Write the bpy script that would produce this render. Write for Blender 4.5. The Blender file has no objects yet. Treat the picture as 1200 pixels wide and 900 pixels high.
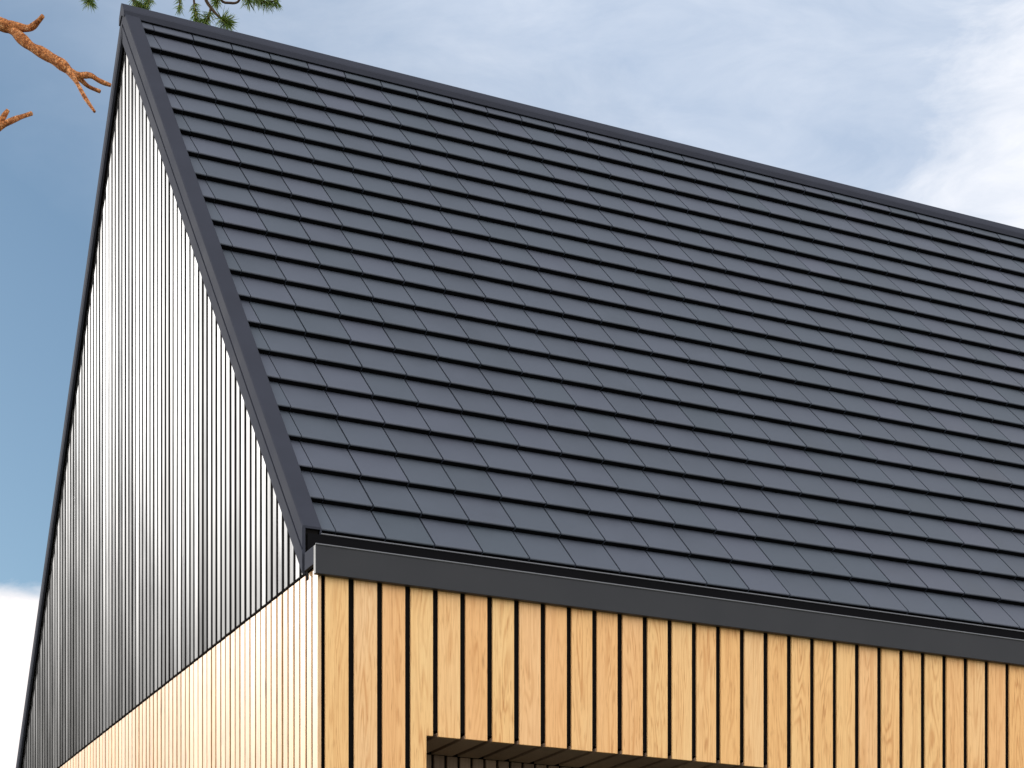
import bpy, bmesh, math, random
from mathutils import Vector, Matrix
random.seed(7)
S = bpy.context.scene
COL = S.collection
G = 1.6                                    # eye height above the ground

# ------------------------------------------------------------------ helpers
class MB:
    def __init__(self):
        self.v, self.f, self.m, self.sm = [], [], [], []
    def add(self, vs, fs, mi=0, smooth=False):
        o = len(self.v)
        self.v += [tuple(p) for p in vs]
        for f in fs:
            self.f.append(tuple(i + o for i in f)); self.m.append(mi); self.sm.append(smooth)
    def box(self, x0, x1, y0, y1, z0, z1, mi=0):
        self.hexa([(x0,y0,z0),(x1,y0,z0),(x1,y1,z0),(x0,y1,z0),(x0,y0,z1),(x1,y0,z1),(x1,y1,z1),(x0,y1,z1)], mi)
    def hexa(self, p, mi=0):
        self.add(p, [(0,3,2,1),(4,5,6,7),(0,1,5,4),(1,2,6,5),(2,3,7,6),(3,0,4,7)], mi)
    def prism(self, poly, fn0, fn1, mi=0):
        """poly: list of 2d points; fn0/fn1 map a point to both end positions"""
        n = len(poly)
        vs = [fn0(p) for p in poly] + [fn1(p) for p in poly]
        fs = [tuple(range(n))[::-1], tuple(range(n, 2*n))]
        fs += [(i, (i+1) % n, n+(i+1) % n, n+i) for i in range(n)]
        self.add(vs, fs, mi)
    def tube(self, pts, seg=10, rough=0.0, cap=True, mi=0):
        """pts: (x,y,z,r)"""
        P = [Vector(p[:3]) for p in pts]; R = [p[3] for p in pts]
        rings = []
        up = Vector((0.3, 0.2, 1)).normalized()
        for i, p in enumerate(P):
            t = (P[min(i+1, len(P)-1)] - P[max(i-1, 0)]).normalized()
            a = t.cross(up)
            if a.length < 1e-3: a = t.cross(Vector((1, 0, 0)))
            a.normalize(); b = t.cross(a)
            rings.append([p + (a*math.cos(2*math.pi*k/seg) + b*math.sin(2*math.pi*k/seg))
                          * R[i]*(1 + rough*random.uniform(-1, 1)) for k in range(seg)])
        vs = [q for r in rings for q in r]
        fs = []
        for i in range(len(P)-1):
            for k in range(seg):
                fs.append((i*seg+k, i*seg+(k+1) % seg, (i+1)*seg+(k+1) % seg, (i+1)*seg+k))
        if cap:
            fs.append(tuple(range(seg))[::-1]); fs.append(tuple(range((len(P)-1)*seg, len(P)*seg)))
        self.add(vs, fs, mi, True)
    def build(self, name, mats, parent=None, bevel=0.0, seg=2, normals=True):
        me = bpy.data.meshes.new(name); me.from_pydata(self.v, [], self.f)
        for m in (mats if isinstance(mats, (list, tuple)) else [mats]): me.materials.append(m)
        me.polygons.foreach_set('material_index', self.m)
        me.polygons.foreach_set('use_smooth', self.sm)
        me.update()
        if normals:
            bm = bmesh.new(); bm.from_mesh(me)
            bmesh.ops.recalc_face_normals(bm, faces=bm.faces); bm.to_mesh(me); bm.free()
        o = bpy.data.objects.new(name, me); COL.objects.link(o)
        if parent: o.parent = parent
        if bevel:
            b = o.modifiers.new('edge', 'BEVEL'); b.width = bevel; b.segments = seg
            b.limit_method = 'ANGLE'; b.angle_limit = math.radians(40); b.use_clamp_overlap = True
        return o

def smooth_path(pts, n=5):
    """Catmull-Rom through (x,y,z,r)"""
    out = []
    P = [Vector(p) for p in pts]
    for i in range(len(P)-1):
        p0, p1, p2, p3 = P[max(i-1, 0)], P[i], P[i+1], P[min(i+2, len(P)-1)]
        for k in range(n):
            t = k/n
            out.append(0.5*((2*p1) + (p2-p0)*t + (2*p0-5*p1+4*p2-p3)*t*t + (3*p1-p0-3*p2+p3)*t**3))
    out.append(P[-1])
    return [tuple(q) for q in out]

def tag(o, label=None, cat=None, kind=None, group=None):
    if label: o['label'] = label
    if cat: o['category'] = cat
    if kind: o['kind'] = kind
    if group: o['group'] = group
    return o
def empty(name, loc):
    o = bpy.data.objects.new(name, None); o.location = loc; COL.objects.link(o); return o

# ------------------------------------------------------------------ materials
class NT:
    def __init__(self, name):
        self.mat = bpy.data.materials.new(name); self.mat.use_nodes = True
        self.t = self.mat.node_tree; self.n = self.t.nodes; self.n.clear()
        self.out = self.n.new('ShaderNodeOutputMaterial'); self.b = self.n.new('ShaderNodeBsdfPrincipled')
        self.l(self.b.outputs[0], self.out.inputs['Surface'])
    def l(self, a, b): self.t.links.new(a, b)
    def node(self, ty, **kw):
        x = self.n.new(ty)
        for k, v in kw.items(): setattr(x, k, v)
        return x
    def val(self, sock, v):
        if hasattr(v, 'is_output'): self.l(v, sock)
        else: sock.default_value = v
    def math(self, op, a, b=0.0, c=0.0, clamp=False):
        x = self.node('ShaderNodeMath', operation=op, use_clamp=clamp)
        for s, v in zip(x.inputs, (a, b, c)): self.val(s, v)
        return x.outputs[0]
    def noise(self, vec, scale, detail=4, rough=.55, dist=0.0):
        x = self.node('ShaderNodeTexNoise'); self.l(vec, x.inputs['Vector'])
        x.inputs['Scale'].default_value = scale; x.inputs['Detail'].default_value = detail
        x.inputs['Roughness'].default_value = rough; x.inputs['Distortion'].default_value = dist
        return x.outputs['Fac']
    def vmul(self, vec, s):
        x = self.node('ShaderNodeVectorMath', operation='MULTIPLY'); self.l(vec, x.inputs[0]); x.inputs[1].default_value = s
        return x.outputs[0]
    def vadd(self, a, b):
        x = self.node('ShaderNodeVectorMath', operation='ADD'); self.l(a, x.inputs[0]); self.val(x.inputs[1], b)
        return x.outputs[0]
    def ramp(self, f, stops):
        x = self.node('ShaderNodeValToRGB'); self.l(f, x.inputs[0]); e = x.color_ramp.elements
        while len(e) < len(stops): e.new(0.5)
        for q, (p, c) in zip(e, stops): q.position = p; q.color = (*c, 1)
        return x.outputs[0]
    def mix(self, f, a, b, mode='MIX'):
        x = self.node('ShaderNodeMix', data_type='RGBA', blend_type=mode)
        self.val(x.inputs[0], f)
        self.val(x.inputs[6], a if hasattr(a, 'is_output') else (*a, 1)); self.val(x.inputs[7], b if hasattr(b, 'is_output') else (*b, 1))
        return x.outputs[2]
    def rng(self, f, a, b, c, d):
        x = self.node('ShaderNodeMapRange', clamp=True)
        for s, v in zip(x.inputs, (f, a, b, c, d)): self.val(s, v)
        return x.outputs[0]
    def obj(self): return self.node('ShaderNodeTexCoord').outputs['Object']
    def island(self): return self.node('ShaderNodeNewGeometry').outputs['Random Per Island']
    def bump(self, h, strength, dist=.002):
        x = self.node('ShaderNodeBump'); x.inputs['Strength'].default_value = strength; x.inputs['Distance'].default_value = dist
        self.l(h, x.inputs['Height']); self.l(x.outputs[0], self.b.inputs['Normal'])
    def set(self, **kw):
        names = dict(color='Base Color', rough='Roughness', spec='Specular IOR Level', metal='Metallic', coat='Coat Weight',
                     sheen='Sheen Weight')
        for k, v in kw.items():
            s = self.b.inputs[names[k]]
            if k == 'color' and not hasattr(v, 'is_output'): v = (*v, 1)
            self.val(s, v)

def timber(name, pale, deep, grain, rough=.55, spec=.35, var=1.0, ring=1.0, figure=False):
    """vertical boards; each board (mesh island) has its own shift in the log, so no two grain figures repeat"""
    m = NT(name); o = m.obj(); isl = m.island()
    wn = m.node('ShaderNodeTexWhiteNoise', noise_dimensions='1D'); m.l(isl, wn.inputs['W'])
    off = m.node('ShaderNodeVectorMath', operation='SCALE'); m.l(wn.outputs['Color'], off.inputs[0]); off.inputs['Scale'].default_value = 37.0
    p = m.vadd(o, off.outputs[0])
    fig = m.noise(m.vmul(p, (9, 9, .9)), 1.0, 2, .5, .4)             # cathedral figure = contour lines of a stretched field
    rings = m.math('SINE', m.math('MULTIPLY', fig, 95.0))
    rings = m.math('POWER', m.math('MULTIPLY_ADD', rings, .5, .5), 2.5)
    fib = m.noise(m.vmul(p, (210, 210, 4)), 1.0, 3, .6)
    blot = m.noise(m.vmul(p, (5, 5, 1.6)), 1.0, 3, .5)
    pick = m.ramp(m.math('FRACT', m.math('MULTIPLY', isl, 17.31)), [(0, pale), (.22, [a*.5+b*.5 for a, b in zip(pale, deep)]), (.42, (.81, .545, .295)), (.6, (.79, .455, .20)), (.8, [a*.9+b*.1 for a, b in zip(pale, deep)]), (1, deep)])
    c = m.mix(m.rng(blot, .32, .72, 0, .62*var), pick, deep)
    if figure:                             # flat-sawn boards: the figure runs up the middle, the edges are straight-grained and plainer
        sx = m.node('ShaderNodeSeparateXYZ'); m.l(o, sx.inputs[0])
        tt = m.math('FRACT', m.math('DIVIDE', m.math('SUBTRACT', sx.outputs[0], .0385), .1418))
        tt = m.math('ABSOLUTE', m.math('SUBTRACT', m.math('ADD', tt, m.math('MULTIPLY', m.math('SUBTRACT', blot, .5), .35)), .406))
        rings = m.math('MULTIPLY', rings, m.rng(tt, .06, .34, 1.15, .30))
    c = m.mix(m.math('MULTIPLY', rings, m.rng(blot, .3, .7, .18*ring, .62*ring)), c, grain)
    c = m.mix(m.rng(fib, .42, .75, 0, .30*ring), c, grain)
    fl = m.noise(m.vadd(m.vmul(p, (150, 150, 11)), (3.1, 7.7, 1.3)), 1.0, 2, .5)
    c = m.mix(m.math('MULTIPLY', m.rng(fl, .56, .70, 0, .6*ring), m.rng(blot, .35, .6, .35, 1)), c, [x*.8 for x in grain])
    kn = m.node('ShaderNodeTexVoronoi'); m.l(m.vmul(p, (7, 7, 1.35)), kn.inputs['Vector']); kn.inputs['Scale'].default_value = 1
    c = m.mix(m.rng(kn.outputs['Distance'], .03, .085, .75*ring, 0), c, [x*.45 for x in grain])
    m.set(color=c, rough=m.rng(fib, .3, .8, rough-.06, rough+.1), spec=spec)
    m.bump(fib, .25, .0015)
    return m.mat

M = {}
M['larch'] = timber('larch', (.82, .57, .265), (.79, .45, .175), (.50, .21, .06), rough=.6, spec=.3, figure=True)
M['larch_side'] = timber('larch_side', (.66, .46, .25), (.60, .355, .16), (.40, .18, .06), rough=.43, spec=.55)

def stained(name, a, b, rough, spec):
    m = NT(name); o = m.obj(); isl = m.island()
    fib = m.noise(m.vmul(o, (160, 160, 3)), 1.0, 4, .65)
    bl = m.noise(m.vmul(o, (6, 6, 1.1)), 1.0, 4, .6)
    c = m.mix(m.rng(bl, .3, .7, 0, 1), a, b)
    c = m.mix(m.math('MULTIPLY', m.math('FRACT', m.math('MULTIPLY', isl, 23.7)), .6), c, [x*1.5 for x in b])
    c = m.mix(m.rng(fib, .45, .75, 0, .5), c, [x*.45 for x in a])
    r = m.math('ADD', m.rng(bl, .3, .7, rough-.05, rough+.06), m.math('MULTIPLY', m.math('FRACT', m.math('MULTIPLY', isl, 51.3)), .1))
    m.set(color=c, rough=r, spec=spec); m.bump(fib, .3, .0015)
    return m.mat
M['grey_board'] = stained('grey_stained_boards', (.028, .027, .027), (.042, .041, .04), .27, .34)
M['brown_board'] = stained('brown_stained_boards', (.17, .115, .085), (.26, .18, .13), .6, .3)

def coated(name, c, rough, spec=.5, mott=.12, isl=0.0, bscale=90):
    m = NT(name); o = m.obj()
    n1 = m.noise(o, 3.1, 4, .6); n2 = m.noise(o, bscale, 3, .6)
    col = m.mix(m.rng(n1, .3, .7, 0, 1), [x*(1-mott) for x in c], [x*(1+mott) for x in c])
    rr = m.rng(n1, .3, .7, rough-.05, rough+.07)
    if isl:
        k = m.math('FRACT', m.math('MULTIPLY', m.island(), 13.7))
        k2 = m.math('FRACT', m.math('MULTIPLY', m.island(), 71.1))
        col = m.mix(m.math('MULTIPLY', k, isl), col, (c[0]*1.5, c[1]*1.4, c[2]*1.45))
        col = m.mix(m.math('MULTIPLY', k2, isl*.7), col, (c[0]*.9, c[1]*1.15, c[2]*1.05))
        rr = m.math('ADD', rr, m.math('MULTIPLY', k2, .1))
    m.set(color=col, rough=rr, spec=spec); m.bump(n2, .12, .001)
    return m.mat
M['tile'] = coated('anthracite_tile', (.045, .053, .072), .55, .5, .20, .55, 140)
M['trim'] = coated('anthracite_trim', (.038, .041, .054), .6, .3, .5, .08)
M['verge'] = coated('anthracite_verge', (.037, .040, .053), .85, .06, .08)
M['fascia'] = coated('anthracite_fascia', (.016, .0175, .0215), .5, .28, .07)
M['hem'] = coated('folded_edge_highlight', (.075, .078, .088), .28, .8, .06)  # paler than the trim: highlight along the folds put into the colour
M['black'] = coated('black_membrane_and_shade', (.008, .0075, .0075), 1.0, .0)
M['deck_shade'] = coated('underlay_and_shade', (.006, .006, .007), .95, .05)

def bark():
    m = NT('pine_bark'); o = m.obj()
    v = m.node('ShaderNodeTexVoronoi', feature='DISTANCE_TO_EDGE'); nc = m.node('ShaderNodeTexNoise'); m.l(o, nc.inputs['Vector']); nc.inputs['Scale'].default_value = 26; nc.inputs['Detail'].default_value = 3
    sc_ = m.node('ShaderNodeVectorMath', operation='SCALE'); m.l(nc.outputs['Color'], sc_.inputs[0]); sc_.inputs['Scale'].default_value = .09
    m.l(m.vmul(m.vadd(o, sc_.outputs[0]), (34, 34, 22)), v.inputs['Vector']); v.inputs['Scale'].default_value = 1
    n = m.noise(o, 22, 6, .7); n2 = m.noise(o, 70, 4, .65)
    c = m.ramp(n, [(.3, (.09, .035, .018)), (.43, (.42, .14, .04)), (.56, (.70, .29, .10)), (.70, (.74, .48, .28))])
    c = m.mix(m.rng(v.outputs['Distance'], 0, .20, .7, 0), c, (.045, .018, .010))
    c = m.mix(m.rng(n2, .5, .7, 0, .75), c, (.07, .026, .014))
    m.set(color=c, rough=.85, spec=.2)
    h = m.math('ADD', m.math('MULTIPLY', v.outputs['Distance'], 1.5), n2); m.bump(h, .8, .007)
    return m.mat
M['bark'] = bark()
def twigbark():
    m = NT('twig_bark'); n = m.noise(m.obj(), 60, 3)
    m.set(color=m.ramp(n, [(.3, (.03, .02, .014)), (.7, (.085, .055, .035))]), rough=.9, spec=.15); return m.mat
M['twig'] = twigbark()
def needles():
    m = NT('pine_needles'); k = m.math('FRACT', m.math('MULTIPLY', m.island(), 9.7))
    m.set(color=m.ramp(k, [(0, (.05, .10, .03)), (.5, (.10, .17, .04)), (.85, (.16, .22, .045)), (1, (.34, .35, .09))]), rough=.5, spec=.35)
    m.b.inputs['Transmission Weight'].default_value = 0
    tr = m.node('ShaderNodeBsdfTranslucent'); tr.inputs[0].default_value = (.48, .58, .13, 1)
    mx = m.node('ShaderNodeMixShader'); mx.inputs[0].default_value = .35
    m.l(m.b.outputs[0], mx.inputs[1]); m.l(tr.outputs[0], mx.inputs[2]); m.l(mx.outputs[0], m.out.inputs['Surface'])
    return m.mat
M['needle'] = needles()
def far_needles():
    m = NT('far_pine_needles'); k = m.math('FRACT', m.math('MULTIPLY', m.island(), 9.7))
    m.set(color=m.ramp(k, [(0, (.018, .034, .016)), (1, (.045, .07, .025))]), rough=.8, spec=.1); return m.mat
M['far_needle'] = far_needles()
def ground_mat():
    m = NT('ground_gravel_grass'); o = m.obj()
    n = m.noise(o, .35, 6, .6); g = m.noise(o, 30, 4, .7)
    c = m.mix(m.rng(n, .42, .58, 0, 1), (.22, .20, .165), (.075, .10, .04))
    c = m.mix(m.rng(g, .4, .7, 0, .6), c, (.12, .11, .08))
    m.set(color=c, rough=.95, spec=.1); m.bump(g, .6, .03); return m.mat
M['ground'] = ground_mat()
def glass():
    m = NT('window_glass'); m.set(color=(.02, .025, .03), rough=.05, spec=.7); return m.mat
M['glass'] = glass()

# ------------------------------------------------------------------ house dimensions
YR, ZR = 3.5200, 7.0375 + G               # ridge (outer plane of the verge trim)
TA = 1.2345; AL = math.atan(TA); CA, SA = math.cos(AL), math.sin(AL)
HL = 10.2                                 # length of the house along x
D2 = 2*YR
def zp(y): return ZR - abs(y - YR)*TA     # outer roof plane
house = empty('timber_house', (HL/2, YR, 0))
tag(house, 'steep gabled house with anthracite tiled roof over vertical larch boards', 'house')
HO = Vector((-HL/2, -YR, 0))
def part(mb, name, mats, parent=None, bevel=0.0, label=None, **kw):
    """geometry is given in world metres; parts sit in their thing's frame"""
    par = parent or house
    o = mb.build(name, mats, par, bevel, **kw)
    if par is house: o.location = HO
    if label: o['label'] = label
    return o

# --- dark backing of the walls (behind the open board gaps)
mb = MB()
def wall_gable(x0, x1):
    mb.prism([(.035, 0), (D2-.035, 0), (D2-.035, 2.62+G), (YR, ZR-.20), (.035, 2.62+G)],
             lambda p: (x0, p[0], p[1]), lambda p: (x1, p[0], p[1]))
wall_gable(.006, .10); wall_gable(HL-.10, HL-.006)
OX0, OX1, OZ0, OZ1, OD = .545, 3.86, .25, 1.895+G, .42      # recess in the front wall
mb.box(.10, OX0-.03, .018, .14, 0, 2.62+G); mb.box(OX1+.03, HL-.10, .018, .14, 0, 2.62+G)
mb.box(OX0-.03, OX1+.03, .018, .14, OZ1+.03, 2.62+G); mb.box(OX0-.03, OX1+.03, .018, .14, 0, OZ0-.03)
mb.box(.10, HL-.10, D2-.14, D2-.032, 0, 2.62+G)
part(mb, 'wall', M['black'], label='black wall membrane showing in the board gaps')

# --- front and rear cladding of larch boards
BP, BW, BT = .1418, .1140, .013
def front_boards(y0, y1, recess):
    mb = MB(); k = 0
    while .037 + k*BP + BW < HL - .03:
        x0 = .0390 + k*BP; x1 = x0 + BW; w = random.uniform(-.0008, .0008); dy = random.uniform(-.0009, .0009)
        zt = 2.66 + G
        if recess and x1 > OX0 and x0 < OX1:
            f0, f1 = (lambda p: (p[0], y0+dy, p[1])), (lambda p: (p[0], y1+dy, p[1]))
            if x0 < OX0 - .004: mb.prism([(x0, .22), (OX0, .22), (OX0, OZ1), (x1, OZ1), (x1, zt), (x0, zt)], f0, f1)
            elif x1 > OX1 + .004: mb.prism([(OX1, .22), (x1, .22), (x1, zt), (x0, zt), (x0, OZ1), (OX1, OZ1)], f0, f1)
            else: mb.box(x0+w, x1+w, y0+dy, y1+dy, OZ1+random.uniform(-.001, .001), zt)
            if x0 < OX0 or x1 > OX1: k += 1; continue
            xa, xb = x0, x1
            if OZ0 > .24: mb.box(xa+w, xb+w, y0+dy, y1+dy, .22, OZ0)
        else:
            mb.box(x0+w, x1+w, y0+dy, y1+dy, .22, zt)
        k += 1
    return mb
part(front_boards(0, BT, True), 'front_cladding', M['larch'], bevel=.0022, label='fresh orange larch boards with black gaps on the front')
part(front_boards(D2-BT, D2, False), 'rear_cladding', M['larch'], bevel=.0022)

# --- gable cladding: narrow boards, larch below the eaves line and dark stained above it
GP, GW, GT = .0853, .0665, .019
ZL = 2.628 + G
def gable_boards(x0, x1, upper):
    mb = MB(); k = 0; GW = .053 if upper else .0665
    while k*GP + GW < D2 + .02:
        y0 = k*GP; y1 = min(y0+GW, D2)
        t0, t1 = (random.uniform(-.0014, .0014) for _ in (0, 1))     # each board sits a little askew
        s = 1 if x0 < 1 else -1
        if not upper:
            mb.hexa([(x0+t0*s, y0, .22), (x1, y0, .22), (x1, y1, .22), (x0+t1*s, y1, .22), (x0+t0*s, y0, ZL), (x1, y0, ZL), (x1, y1, ZL), (x0+t1*s, y1, ZL)])
        else:
            za, zb = zp(y0) - .12, zp(y1) - .12
            zl = ZL + .014
            if min(za, zb) > zl + .03:
                mb.hexa([(x0+t0*s, y0, zl), (x1, y0, zl), (x1, y1, zl), (x0+t1*s, y1, zl), (x0+t0*s, y0, za), (x1, y0, za), (x1, y1, zb), (x0+t1*s, y1, zb)])
        k += 1
    return mb
part(gable_boards(0, GT, False), 'gable_timber_cladding', M['larch_side'], bevel=.0022, label='pale larch boards on the lower gable')
part(gable_boards(0, GT, True), 'gable_dark_cladding', M['grey_board'], bevel=.0022, label='dark stained boards shining silver on the upper gable')
part(gable_boards(HL, HL-GT, False), 'gable_timber_cladding', M['larch_side'], bevel=.0022)
part(gable_boards(HL, HL-GT, True), 'gable_dark_cladding', M['grey_board'], bevel=.0022)

for x0, x1 in ((.0028, .0262), (HL-.0262, HL-.0028)):
    mb = MB()
    mb.prism([(.10, ZL+.006), (D2-.10, ZL+.006), (YR, ZR-.19)], lambda p: (x0, p[0], p[1]), lambda p: (x1, p[0], p[1]))
    part(mb, 'joint_backing', M['black'])

# --- recessed opening lined with dark stained boards
mb = MB(); mb.box(OX0-.03, OX1+.03, .14, OD+.06, OZ1+.022, OZ1+.05); mb.box(OX0-.05, OX0-.022, .14, OD+.06, OZ0, OZ1+.022)
mb.box(OX1+.022, OX1+.05, .14, OD+.06, OZ0, OZ1+.022); mb.box(OX0-.022, OX1+.022, OD+.025, OD+.06, OZ0-.03, OZ1+.022); mb.box(OX0-.05, OX1+.05, .14, OD+.06, OZ0-.06, OZ0-.03)
recess = part(mb, 'window_recess', M['black'], label='dark boarded recess cut into the front wall')
mb = MB(); k = 0
while .037 + k*BP < OX1:
    x0 = max(.037 + k*BP, OX0+.003); x1 = min(.037+k*BP+BW, OX1-.003)
    if x1 - x0 > .02: mb.box(x0, x1, BT+.004, OD, OZ1+.002, OZ1+.021)
    k += 1
part(mb, 'soffit', M['brown_board'], recess, .002)
mb = MB(); k = 0
while k*.0709 < OX1 - OX0:
    x0 = OX0 + .004 + k*.0709; x1 = min(x0 + .0565, OX1-.004)
    wz0, wz1 = 1.72+G-1.2, 1.72+G
    if x1 - x0 > .01: mb.box(x0, x1, OD, OD+.02, 1.60+G, OZ1)
    k += 1
part(mb, 'back_boarding', M['brown_board'], recess, .002)
for xa in (OX0-.020, OX1):
    mb = MB()
    for k in range(3):
        y0 = BT+.006 + k*.132
        mb.box(xa, xa+.020, y0, y0+.12, OZ0, OZ1)
    part(mb, 'jamb', M['brown_board'], recess, .002)
mb = MB()
mb.box(OX0+.004, OX1-.004, OD-.05, OD+.02, 1.52+G, 1.598+G); mb.box(OX0+.004, OX1-.004, OD-.05, OD+.02, OZ0, OZ0+.08)
for x in (OX0+.004, OX0+1.08, OX0+2.16, OX1-.084): mb.box(x, x+.08, OD-.05, OD+.02, OZ0+.08, 1.52+G)
part(mb, 'window_frame', M['fascia'], recess, .003)
mb = MB(); mb.box(OX0+.05, OX1-.05, OD-.02, OD-.005, OZ0+.05, 1.55+G)
part(mb, 'window_pane', M['glass'], recess)

# --- roof slopes: interlocking flat tiles, each lapped over the next
YE = .140
CP, TP = .2598, .2541
J0 = .1461
def slope(front):
    mb = MB()
    def P(x, s, q):                        # s along the slope from the eave, q below the outer plane
        y = YE + s*CA + q*SA
        z = zp(YE) + s*SA - q*CA
        return (x, y if front else D2 - y, z)
    smax = (YR - YE)/CA
    nrow = int(smax/CP) + 1
    xs = [.0657, J0] + [J0 + TP*i for i in range(1, 60) if J0 + TP*i < HL - .10] + [HL - .0657]
    for r in range(nrow):
        s0 = r*CP; s1 = min(s0 + CP + .03, smax - .030)
        if s1 - s0 < .03: continue
        for i in range(len(xs)-1):
            a, b = xs[i] + .0044, xs[i+1] - .0044
            if i == 0: b = xs[1] - .0008
            e = random.uniform(-.0006, .0006); ds = random.uniform(-.0005, .0005)
            q0 = .020 + e; q1 = .020 + .039*(s1-s0)/(CP+.03) + e
            if r == nrow-1: q1 = q0 + .001
            rows = [(s0+.010+ds, q0+.034), (s0+.001+ds, q0+.008), (s0+ds, q0+.005), (s0+.002+ds, q0+.0012), (s0+.006+ds, q0)]
            t = random.uniform(-.0005, .0005)
            vs = []
            for s, q in rows + [(s1, q1)]:
                vs += [P(a, s, q+t), P(b, s, q-t)]
            n = len(rows)
            vs += [P(a, s1, q1+.012), P(b, s1, q1+.012)]
            fs = [(2*j, 2*j+1, 2*j+3, 2*j+2) for j in range(n)]
            m = 2*(n+1)
            fs += [(2*n, 2*n+1, m+1, m), (0, m, m+1, 1)]
            fs += [tuple([2*j for j in range(n+1)] + [m]), tuple([2*j+1 for j in range(n+1)] + [m+1])[::-1]]
            mb.add(vs, fs[:1], 1); mb.add(vs, fs[1:], 0)  # butt faces coloured black: painted shade under each tile lip
    # underlay
    c = [P(.062, .03, .095), P(HL-.062, .03, .095), P(HL-.062, smax-.12, .095), P(.062, smax-.12, .095)]
    d = [P(.062, .03, .12), P(HL-.062, .03, .12), P(HL-.062, smax-.15, .12), P(.062, smax-.15, .12)]
    mb.hexa(c + d, 1)
    return part(mb, 'roof_slope', [M['tile'], M['deck_shade']])
slope(True); slope(False)

# --- verge trims: folded metal, flat on top, grooved down the outer face
def verge(near, front):
    mb = MB()
    sx = (lambda x: x) if near else (lambda x: HL - x)
    def E(y): return lambda p: (sx(p[0]), y if front else D2 - y, zp(y) - p[1]/CA)
    y0, y1 = .128, YR
    X0 = -.030; B = .1445 if front else .094
    prof = [(X0, .005), (X0+.004, .0), (.0616, .0), (.0661, .003), (.0661, .030), (.0596, .030), (.0596, .007), (X0+.016, .007),
            (X0+.016, B), (X0+.003, B), (X0, B-.003), (X0, .0778), (X0+.008, .0748), (X0+.008, .0676), (X0, .0646)]
    mb.prism(prof, E(y0), E(y1))
    so = [(X0+.018, B-.024), (-.0015, B-.024), (-.0015, B-.008), (X0+.018, B-.008)]    # closing strip behind the face
    mb.prism(so, E(.16), E(y1), 1)
    cap = [(X0+.018, .010), (.055, .010), (.055, .058), (.022, .062), (.018, .085), (X0+.018, .085)]    # black core painting the shade inside the hollow open end
    mb.prism(cap, E(y0+.012), E(y0+.20), 1)
    mb.prism([(X0+.0175, .086), (-.0015, .086), (-.0015, .120), (X0+.0175, .120)], E(y0+.008), E(y0+.03), 1)  # black plate as painted shade in the gap below the core
    return part(mb, 'verge_trim', [M['verge'], M['black']])
for near in (True, False):
    for fr in (True, False): verge(near, fr)

# --- ridge cap
mb = MB()
o_, w_ = .017, .092
def rp(y, lift): return (y, ZR - abs(y-YR)*TA + lift/CA)
wy = w_*CA
pr = [rp(YR-wy, o_-.029), rp(YR-wy-.004, o_-.025), rp(YR-wy-.004, o_-.003), rp(YR-wy+.002, o_), (YR-.012, ZR+o_/CA-.012), (YR, ZR+o_/CA-.006), (YR+.012, ZR+o_/CA-.012),
      rp(YR+wy-.002, o_), rp(YR+wy+.004, o_-.003), rp(YR+wy+.004, o_-.025), rp(YR+wy, o_-.029), (YR, ZR-.055)]
mb.prism(pr, lambda p: (-.037, p[0], p[1]), lambda p: (HL+.037, p[0], p[1]))
part(mb, 'ridge_cap', M['verge'])

# --- eaves: fascia board, its folded end on the gable, drip edge above a shadow gap
def eave(front):
    Y = (lambda y: y) if front else (lambda y: D2 - y)
    def bx(mb, x0, x1, y0, y1, z0, z1, mi=0):
        a, b = sorted((Y(y0), Y(y1))); mb.box(x0, x1, a, b, z0+G, z1+G, mi)
    mb = MB()
    bx(mb, -.021, HL+.021, -.035, -.004, 2.584, 2.718)
    f = part(mb, 'eave_fascia', M['fascia'], bevel=.003)
    for x0, x1 in ((-.0215, -.004), (HL+.004, HL+.0215)):
        mb = MB(); bx(mb, x0, x1, -.003, .125, 2.634, 2.7175)
        part(mb, 'fascia_return', M['verge'], f, .002)
    mb = MB()
    mb.tube([(-.021, Y(-.036), 2.7185+G, .0042), (HL+.021, Y(-.036), 2.7185+G, .0042)], 10)
    part(mb, 'folded_hem', M['hem'], f)
    mb = MB()
    bx(mb, -.003, HL+.003, .125, .150, 2.6, 2.815, 0)
    bx(mb, -.003, HL+.003, -.003, .125, 2.662, 2.668, 0)
    part(mb, 'shadow_gap', M['deck_shade'], f)
    mb = MB()
    bx(mb, .062, HL-.062, .125, .16, 2.8165, 2.822)
    mb.tube([(.062, Y(.124), 2.8190+G, .0042), (HL-.062, Y(.124), 2.8190+G, .0042)], 8)
    part(mb, 'drip_edge', M['hem'], f)
eave(True); eave(False)
mb = MB(); mb.box(.03, HL-.03, .03, D2-.03, 0, .215)
part(mb, 'plinth', M['fascia'], bevel=.005)

# ------------------------------------------------------------------ ground
mb = MB(); mb.add([(-400, -400, 0), (400, -400, 0), (400, 400, 0), (-400, 400, 0)], [(0, 1, 2, 3)])
tag(mb.build('ground', M['ground']), kind='structure')

# ------------------------------------------------------------------ pine tree behind the gable
TX, TY = .05, 12.15
tree = empty('pine_tree', (TX, TY, 0))
tag(tree, 'pine tree behind the gable with orange dead branches and drooping green sprigs', 'tree')
TO = Vector((-TX, -TY, 0))
def tpart(mb, name, mat, label=None, parent=None):
    o = mb.build(name, mat, parent or tree, normals=False)
    if not parent: o.location = TO
    if label: o['label'] = label
    return o
mb = MB()
mb.tube(smooth_path([(.02, 12.2, -.2, .30), (.0, 12.2, .5, .24), (-.02, 12.2, 3, .215), (.02, 12.17, 7, .19), (.06, 12.15, 11, .17), (.05, 12.15, 14, .14), (.15, 12.2, 17, .10), (.1, 12.2, 20.6, .03)], 8), 18, .04)
trunk = tpart(mb, 'trunk', M['bark'])

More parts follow.
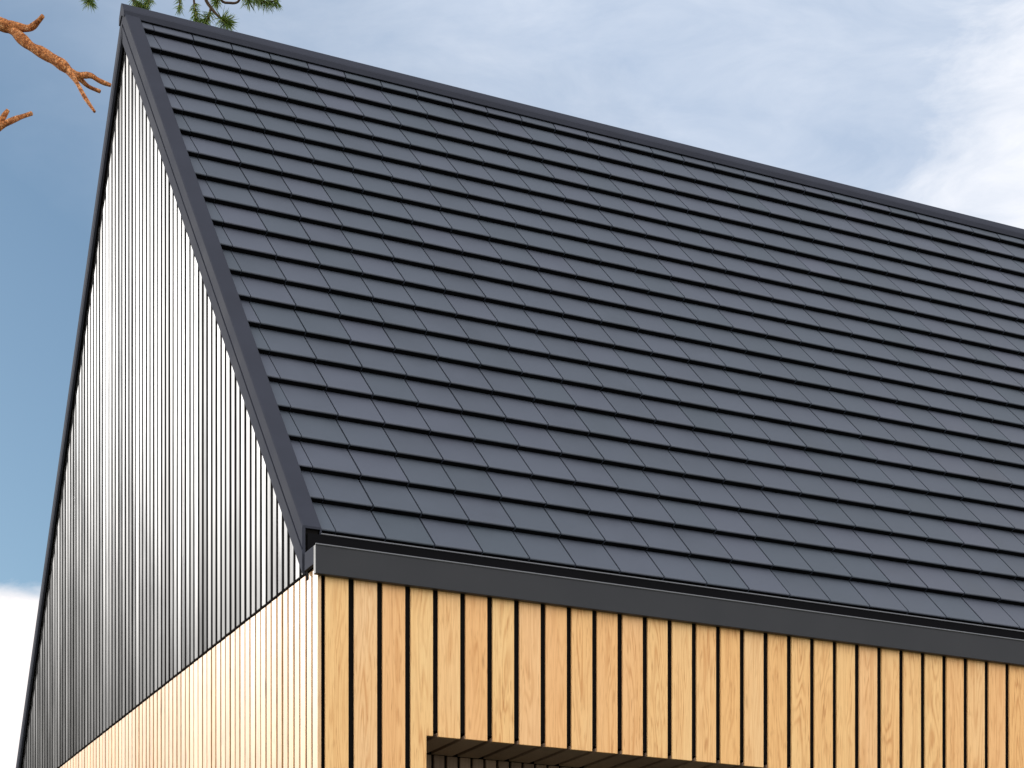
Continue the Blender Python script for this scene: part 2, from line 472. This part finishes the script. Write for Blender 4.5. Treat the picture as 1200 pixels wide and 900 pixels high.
def knob(pts, k):                       # bark swellings along a limb
    return [(x, y, z, .8*r*(1 + .10*math.sin(i*.55+k*1.3) + random.uniform(-.012, .012))) for i, (x, y, z, r) in enumerate(pts)]
main = [(.10, 12.15, 13.35, .10), (0.177, 12.082, 13.253, .0874), (0.380, 11.765, 13.042, .0822), (0.536, 11.360, 12.766, .0767), (0.675, 11.294, 12.706, .0724), (0.783, 11.243, 12.655, .0682), (0.847, 11.102, 12.505, .0644), (0.929, 11.008, 12.393, .0592), (1.003, 10.918, 12.314, .0624), (1.099, 10.818, 12.219, .0673), (1.179, 10.724, 12.125, .0621), (1.247, 10.692, 12.058, .0461)]
fa = [(1.224, 10.703, 12.083, .0461), (1.289, 10.617, 11.930, .0284), (1.353, 10.531, 11.753, .0234), (1.424, 10.442, 11.593, .0183)]
fb = [(1.224, 10.703, 12.083, .0461), (1.327, 10.710, 12.060, .0370), (1.445, 10.709, 12.082, .0337), (1.540, 10.719, 12.055, .0287), (1.652, 10.722, 12.039, .0212)]
fc = [(1.270, 10.681, 12.032, .0377), (1.353, 10.752, 12.045, .0287), (1.453, 10.816, 12.027, .0254), (1.576, 10.868, 12.033, .0221)]
st = [(0.736, 11.265, 12.698, .0596), (0.834, 11.164, 12.644, .0510), (0.916, 11.070, 12.607, .0424), (0.957, 10.940, 12.593, .0354), (0.997, 10.810, 12.611, .0285)]
low = [(.09, 12.13, 11.68, .08), (0.169, 12.086, 11.698, .0699), (0.454, 11.952, 11.768, .0629), (0.651, 11.858, 11.873, .0568), (0.770, 11.802, 11.943, .0489), (0.849, 11.765, 11.986, .0367), (0.963, 11.821, 12.082, .0325), (1.103, 11.866, 12.179, .0265)]
lowst = [(0.754, 11.810, 11.943, .0437), (0.801, 11.787, 12.039, .0332), (0.845, 11.767, 12.109, .0262)]
mb = MB()
for i, p in enumerate((main, fa, fb, fc, st)): mb.tube(knob(smooth_path(p, 6), i), 14, .03)
tpart(mb, 'dead_branch', M['bark'], 'long forked dead branch with orange bark')
mb = MB()
for i, p in enumerate((low, lowst)): mb.tube(knob(smooth_path(p, 6), i+2), 14, .03)
tpart(mb, 'dead_branch', M['bark'], 'short lower dead stub with orange bark')

# live branch reaching over the ridge, with twigs and needle sprigs
limb = [(.08, 12.1, 13.9, .09), (.5, 10.9, 13.4, .07), (.9, 9.3, 12.45, .05), (1.2, 8.35, 11.95, .036), (1.7, 8.05, 11.80, .027), (2.1, 7.86, 11.78, .02), (2.5, 7.7, 11.9, .012)]
tw = [
 [(0.951, 8.399, 11.9, .0163), (0.918, 8.414, 11.624, .0134), (0.904, 8.421, 11.476, .0097)],
 [(1.206, 8.278, 11.9, .0186), (1.227, 8.269, 11.550, .0163), (1.294, 8.237, 11.431, .0119), (1.314, 8.227, 11.387, .0074)],
 [(1.408, 8.183, 11.86, .0149), (1.374, 8.199, 11.550, .0111), (1.354, 8.208, 11.446, .0089)],
 [(1.643, 8.072, 11.8, .0149), (1.623, 8.081, 11.550, .0111), (1.609, 8.088, 11.416, .0089)],
 [(1.717, 8.037, 11.8, .0149), (1.723, 8.034, 11.528, .0119), (1.737, 8.027, 11.372, .0097), (1.750, 8.021, 11.312, .0074)],
 [(1.757, 8.018, 11.8, .0193), (1.811, 7.992, 11.520, .0178), (1.864, 7.967, 11.416, .0156), (1.925, 7.939, 11.342, .0126), (1.985, 7.910, 11.290, .0089)],
 [(1.858, 7.970, 11.424, .0126), (1.841, 7.978, 11.349, .0111), (1.811, 7.992, 11.305, .0089)],
 [(1.959, 7.923, 11.78, .0149), (1.925, 7.939, 11.565, .0111), (1.905, 7.948, 11.468, .0074)],
 [(1.878, 7.961, 11.78, .0178), (1.932, 7.935, 11.505, .0134), (2.012, 7.897, 11.465, .0126), (2.073, 7.869, 11.476, .0119), (2.113, 7.850, 11.550, .0104), (2.160, 7.827, 11.476, .0074)],
 [(2.133, 7.840, 11.78, .0163), (2.200, 7.808, 11.505, .0134), (2.294, 7.764, 11.472, .0111), (2.382, 7.723, 11.491, .0074)]]
mb = MB(); mb.tube(smooth_path(limb, 6), 10, .05)
for p in tw: mb.tube(smooth_path([(x, y, z, r*.85) for x, y, z, r in p], 4), 6, .05)
br = tpart(mb, 'live_branch', M['twig'])

def sprig(mb, path, n, ln, back=.13, spread=(25, 95), wid=.0042, droop=0.0):
    """needles fanning from the last stretch of a shoot"""
    P = [Vector(p[:3]) for p in path]
    for _ in range(n):
        t = random.random()**1.3*back
        i = len(P)-1; q = P[-1].copy(); d = (P[-1]-P[-2]).normalized()
        while i > 0:
            seg = (P[i-1]-P[i]).length
            if t <= seg: q = P[i] + (P[i-1]-P[i])*(t/seg); d = (P[i]-P[i-1]).normalized(); break
            t -= seg; i -= 1
        a = d.cross(Vector((random.uniform(-1, 1), random.uniform(-1, 1), random.uniform(-1, 1))))
        if a.length < .05: continue
        a.normalize()
        ang = math.radians(random.uniform(*spread))
        w = d*math.cos(ang) + a*math.sin(ang); w.z -= droop; w.normalize()
        L = ln*random.uniform(.7, 1.1)
        s = w.cross(Vector((random.uniform(-1, 1), random.uniform(-1, 1), random.uniform(-1, 1))))
        if s.length < .05: continue
        s.normalize(); u = w.cross(s)
        bend = Vector((0, 0, -random.uniform(.0, .12)*L))
        m1 = q + w*L*.55; e = q + w*L + bend
        h = wid/2
        vs = [q+s*h*.7, q-s*h*.5+u*h, q-s*h*.5-u*h, m1+s*h, m1-s*h*.5+u*h, m1-s*h*.5-u*h, e]
        mb.add(vs, [(0, 1, 4, 3), (1, 2, 5, 4), (2, 0, 3, 5), (3, 4, 6), (4, 5, 6), (5, 3, 6)], 0)
spec = [(75, .085, .09, (15, 95)), (110, .085, .14, (20, 90)), (70, .075, .12, (15, 80)), (50, .06, .16, (10, 55)), (80, .07, .16, (15, 75)),
        (100, .10, .07, (15, 120)), (60, .075, .10, (20, 90)), (60, .07, .1, (15, 80)), (80, .085, .14, (20, 95)), (110, .085, .22, (30, 100))]
for i, (p, (n, ln, bk, sp)) in enumerate(zip(tw, spec)):
    mb = MB(); sprig(mb, p, int(n*1.7), ln*1.2, bk, sp, .0055, .0 if i != 9 else .45)
    tpart(mb, 'needle_sprig', M['needle'], parent=br)

# crown above: whorled limbs with needle tufts
mbT, mbN = MB(), MB()
for k in range(34):
    z = 15.7 + 4.6*(k/33); an = k*2.4 + random.uniform(-.3, .3); L = (1 - (k/40)**1.6)*random.uniform(1.5, 3.0)
    dx, dy = math.cos(an), math.sin(an)
    a = Vector((.08, 12.17, z))
    b = a + Vector((dx*L*.5, dy*L*.5, random.uniform(.0, .3))); c = a + Vector((dx*L, dy*L, random.uniform(.0, .6)))
    pth = smooth_path([(*a, .05), (*b, .03), (*c, .012)], 5); mbT.tube(pth, 6, .05)
    for j in range(22):
        t = random.uniform(.35, 1.0); q = a + (b-a)*min(1, 2*t) + (c-b)*max(0, 2*t-1)
        e = q + Vector((random.gauss(0, .28)+dx*.1, random.gauss(0, .28)+dy*.1, random.uniform(-.05, .35)))
        if e.z < 15.3: continue
        mbT.tube([(*q, .008), (*e, .004)], 4, 0, False)
        sprig(mbN, [tuple(q), tuple(e)], 34, .13, .2, (20, 95), .014)
tpart(mbT, 'branches', M['twig']); tpart(mbN, 'crown', M['needle'])

# ------------------------------------------------------------------ pine wood beyond the gable's far end (mirrored in the glossy boards)
mb = MB()
def far_pine(x, y, h):
    mb.tube([(x, y, -.1, .2), (x+random.uniform(-.2, .2), y, h*.55, .13), (x, y, h*.96, .03)], 7, .05, False, 1)
    for _ in range(int(60*h)):
        t = random.random(); z = h*(.18 + .82*t); r = (1-t)**.75*h*.19*random.uniform(.35, 1.05) + .1
        an = random.uniform(0, 6.283); c = Vector((x+math.cos(an)*r, y+math.sin(an)*r, z))
        s = random.uniform(.3, .6)
        for _k in range(5):
            u = Vector((random.gauss(0, 1), random.gauss(0, 1), random.gauss(0, .6))).normalized()*s
            w = u.cross(Vector((random.gauss(0, 1), random.gauss(0, 1), random.gauss(0, 1)))).normalized()*s*.35
            o = c + Vector((random.gauss(0, .2), random.gauss(0, .2), random.gauss(0, .15)))
            mb.add([o-w*.5, o+u*.5+w*.2, o+u, o+u*.5-w*.7], [(0, 1, 2, 3)], 0)
for (x, y, h) in [(-3.6, 30, 14.6), (-4.6, 34, 16), (-5.6, 31, 13.6), (-6.4, 28.5, 11.6), (-7.2, 33, 12.2), (-8.3, 30, 10), (-9.6, 32, 9.8), (-11, 31, 9.2), (-12.6, 33, 9.4), (-2.6, 33, 15.4), (-14.5, 30, 8.8), (-3.2, 36, 17), (-4.4, 37, 17), (-5.8, 36, 15.5), (-7.4, 37, 13.5), (-9, 36, 11.8), (-11.5, 36, 10.6), (-13.6, 37, 10.4), (-16.5, 33, 9.4), (-18.6, 35, 10), (-20.8, 33, 9.2), (-23, 35, 10), (-25.5, 34, 9.6)]:
    far_pine(x, y, h)
tag(mb.build('pine_wood', [M['far_needle'], M['bark']], normals=False), 'dark pine wood beyond the far corner of the gable', 'wood', 'stuff')

# ------------------------------------------------------------------ camera
TH = .4414
cam = bpy.data.cameras.new('camera'); co = bpy.data.objects.new('camera', cam); COL.objects.link(co)
co.location = (-3.0343, -8.5204, G); co.rotation_euler = (math.radians(90), 0, -TH)
cam.sensor_width = 36; cam.lens = 36*2288.98/1200; cam.shift_x = 0; cam.shift_y = (1331.72-450)/1200
cam.clip_end = 2000; cam.clip_start = .05
S.camera = co

# ------------------------------------------------------------------ light
SUN_AZ = math.radians(-58); SUN_EL = math.radians(20)      # azimuth from the camera's heading, to the left
Fw = Vector((math.sin(TH), math.cos(TH), 0)); Rt = Vector((math.cos(TH), -math.sin(TH), 0))
hd = Fw*math.cos(SUN_AZ) + Rt*math.sin(SUN_AZ)
sd = hd*math.cos(SUN_EL) + Vector((0, 0, math.sin(SUN_EL)))
sl = bpy.data.lights.new('sun', 'SUN'); sl.energy = 2.0; sl.angle = math.radians(.6); sl.color = (1, .97, .93)
so = bpy.data.objects.new('sun', sl); COL.objects.link(so); so.location = sd*60
so.rotation_euler = sd.to_track_quat('Z', 'Y').to_euler()

W = bpy.data.worlds.new('World'); S.world = W; W.use_nodes = True
t = W.node_tree; t.nodes.clear()
w = NT.__new__(NT); w.t = t; w.n = t.nodes
out = t.nodes.new('ShaderNodeOutputWorld'); bg = t.nodes.new('ShaderNodeBackground'); w.l(bg.outputs[0], out.inputs[0])
bg.inputs[1].default_value = .06
sky = t.nodes.new('ShaderNodeTexSky'); sky.sky_type = 'NISHITA'; sky.sun_disc = False
sky.sun_elevation = SUN_EL; sky.sun_rotation = math.atan2(sd.x, sd.y); sky.altitude = 100; sky.dust_density = .8; sky.ozone_density = 1.5
dirn = t.nodes.new('ShaderNodeTexCoord').outputs['Generated']
def dot(v):
    x = t.nodes.new('ShaderNodeVectorMath'); x.operation = 'DOT_PRODUCT'; w.l(dirn, x.inputs[0]); x.inputs[1].default_value = v
    return x.outputs['Value']
r_, f_, z_ = dot(Rt), dot(Fw), dot((0, 0, 1))
n_big = w.noise(w.vmul(dirn, (1, 1, 1.6)), 3.2, 5, .5, .3)
n_fine = w.noise(w.vmul(dirn, (1, 1, 2.0)), 9.0, 6, .55, .2)
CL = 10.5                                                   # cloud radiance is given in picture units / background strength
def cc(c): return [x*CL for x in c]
blue = w.mix(1.0, sky.outputs[0], (.87, .99, 1.0), 'MULTIPLY')
# thin high veil, thickening towards the right and upwards
veil = w.math('ADD', w.math('MULTIPLY', r_, 1.9), w.math('MULTIPLY', w.math('SUBTRACT', z_, .385), 3.3))
veil = w.math('ADD', veil, w.math('MULTIPLY', w.math('SUBTRACT', n_big, .5), .45))
veil = w.math('ADD', veil, w.math('MULTIPLY', w.math('SUBTRACT', n_fine, .5), .35))
vm = w.rng(veil, -.32, .42, .0, 1.0)
n_w = w.noise(w.vmul(dirn, (1, 1, 2.6)), 15.0, 7, .62, .5)
tint = w.mix(w.rng(w.math('ADD', w.math('MULTIPLY', n_big, .5), w.math('MULTIPLY', n_w, .5)), .38, .62, 0, 1), cc((.45, .545, .70)), cc((.63, .70, .82)))
c = w.mix(w.math('MULTIPLY', vm, .93), blue, tint)
# bright cloud to the right
br_ = w.math('ADD', w.math('SUBTRACT', r_, w.math('MULTIPLY', w.math('ABSOLUTE', w.math('SUBTRACT', z_, .43)), .55)), w.math('ADD', w.math('MULTIPLY', w.math('SUBTRACT', n_big, .5), .16), w.math('MULTIPLY', w.math('SUBTRACT', n_w, .5), .14)))
c = w.mix(w.rng(br_, .165, .265, 0, 1), c, cc((.95, .95, .98)))
# white bank low over the horizon
bank = w.math('ADD', z_, w.math('ADD', w.math('MULTIPLY', w.math('SUBTRACT', n_fine, .5), .05), w.math('MULTIPLY', w.math('SUBTRACT', n_w, .5), .035)))
c = w.mix(w.rng(bank, .251, .271, 1, 0), c, cc((1.05, .98, .96)))
# broad unseen cloud cover added behind the camera to light the front wall
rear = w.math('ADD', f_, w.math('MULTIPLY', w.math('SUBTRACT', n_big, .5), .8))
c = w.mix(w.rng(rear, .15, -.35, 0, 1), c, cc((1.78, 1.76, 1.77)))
# bright unseen cloud added round the sun for the gable's sheen
near = w.math('ADD', dot(sd), w.math('MULTIPLY', w.math('SUBTRACT', n_big, .5), .10))
c = w.mix(w.rng(near, .905, .97, 0, 1), c, cc((.85, .85, .88)))
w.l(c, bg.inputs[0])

# ------------------------------------------------------------------ picture
S.view_settings.view_transform = 'Standard'; S.view_settings.look = 'None'
S.view_settings.exposure = .85; S.view_settings.gamma = 1; S.view_settings.use_curve_mapping = False
S.cycles.max_bounces = 8
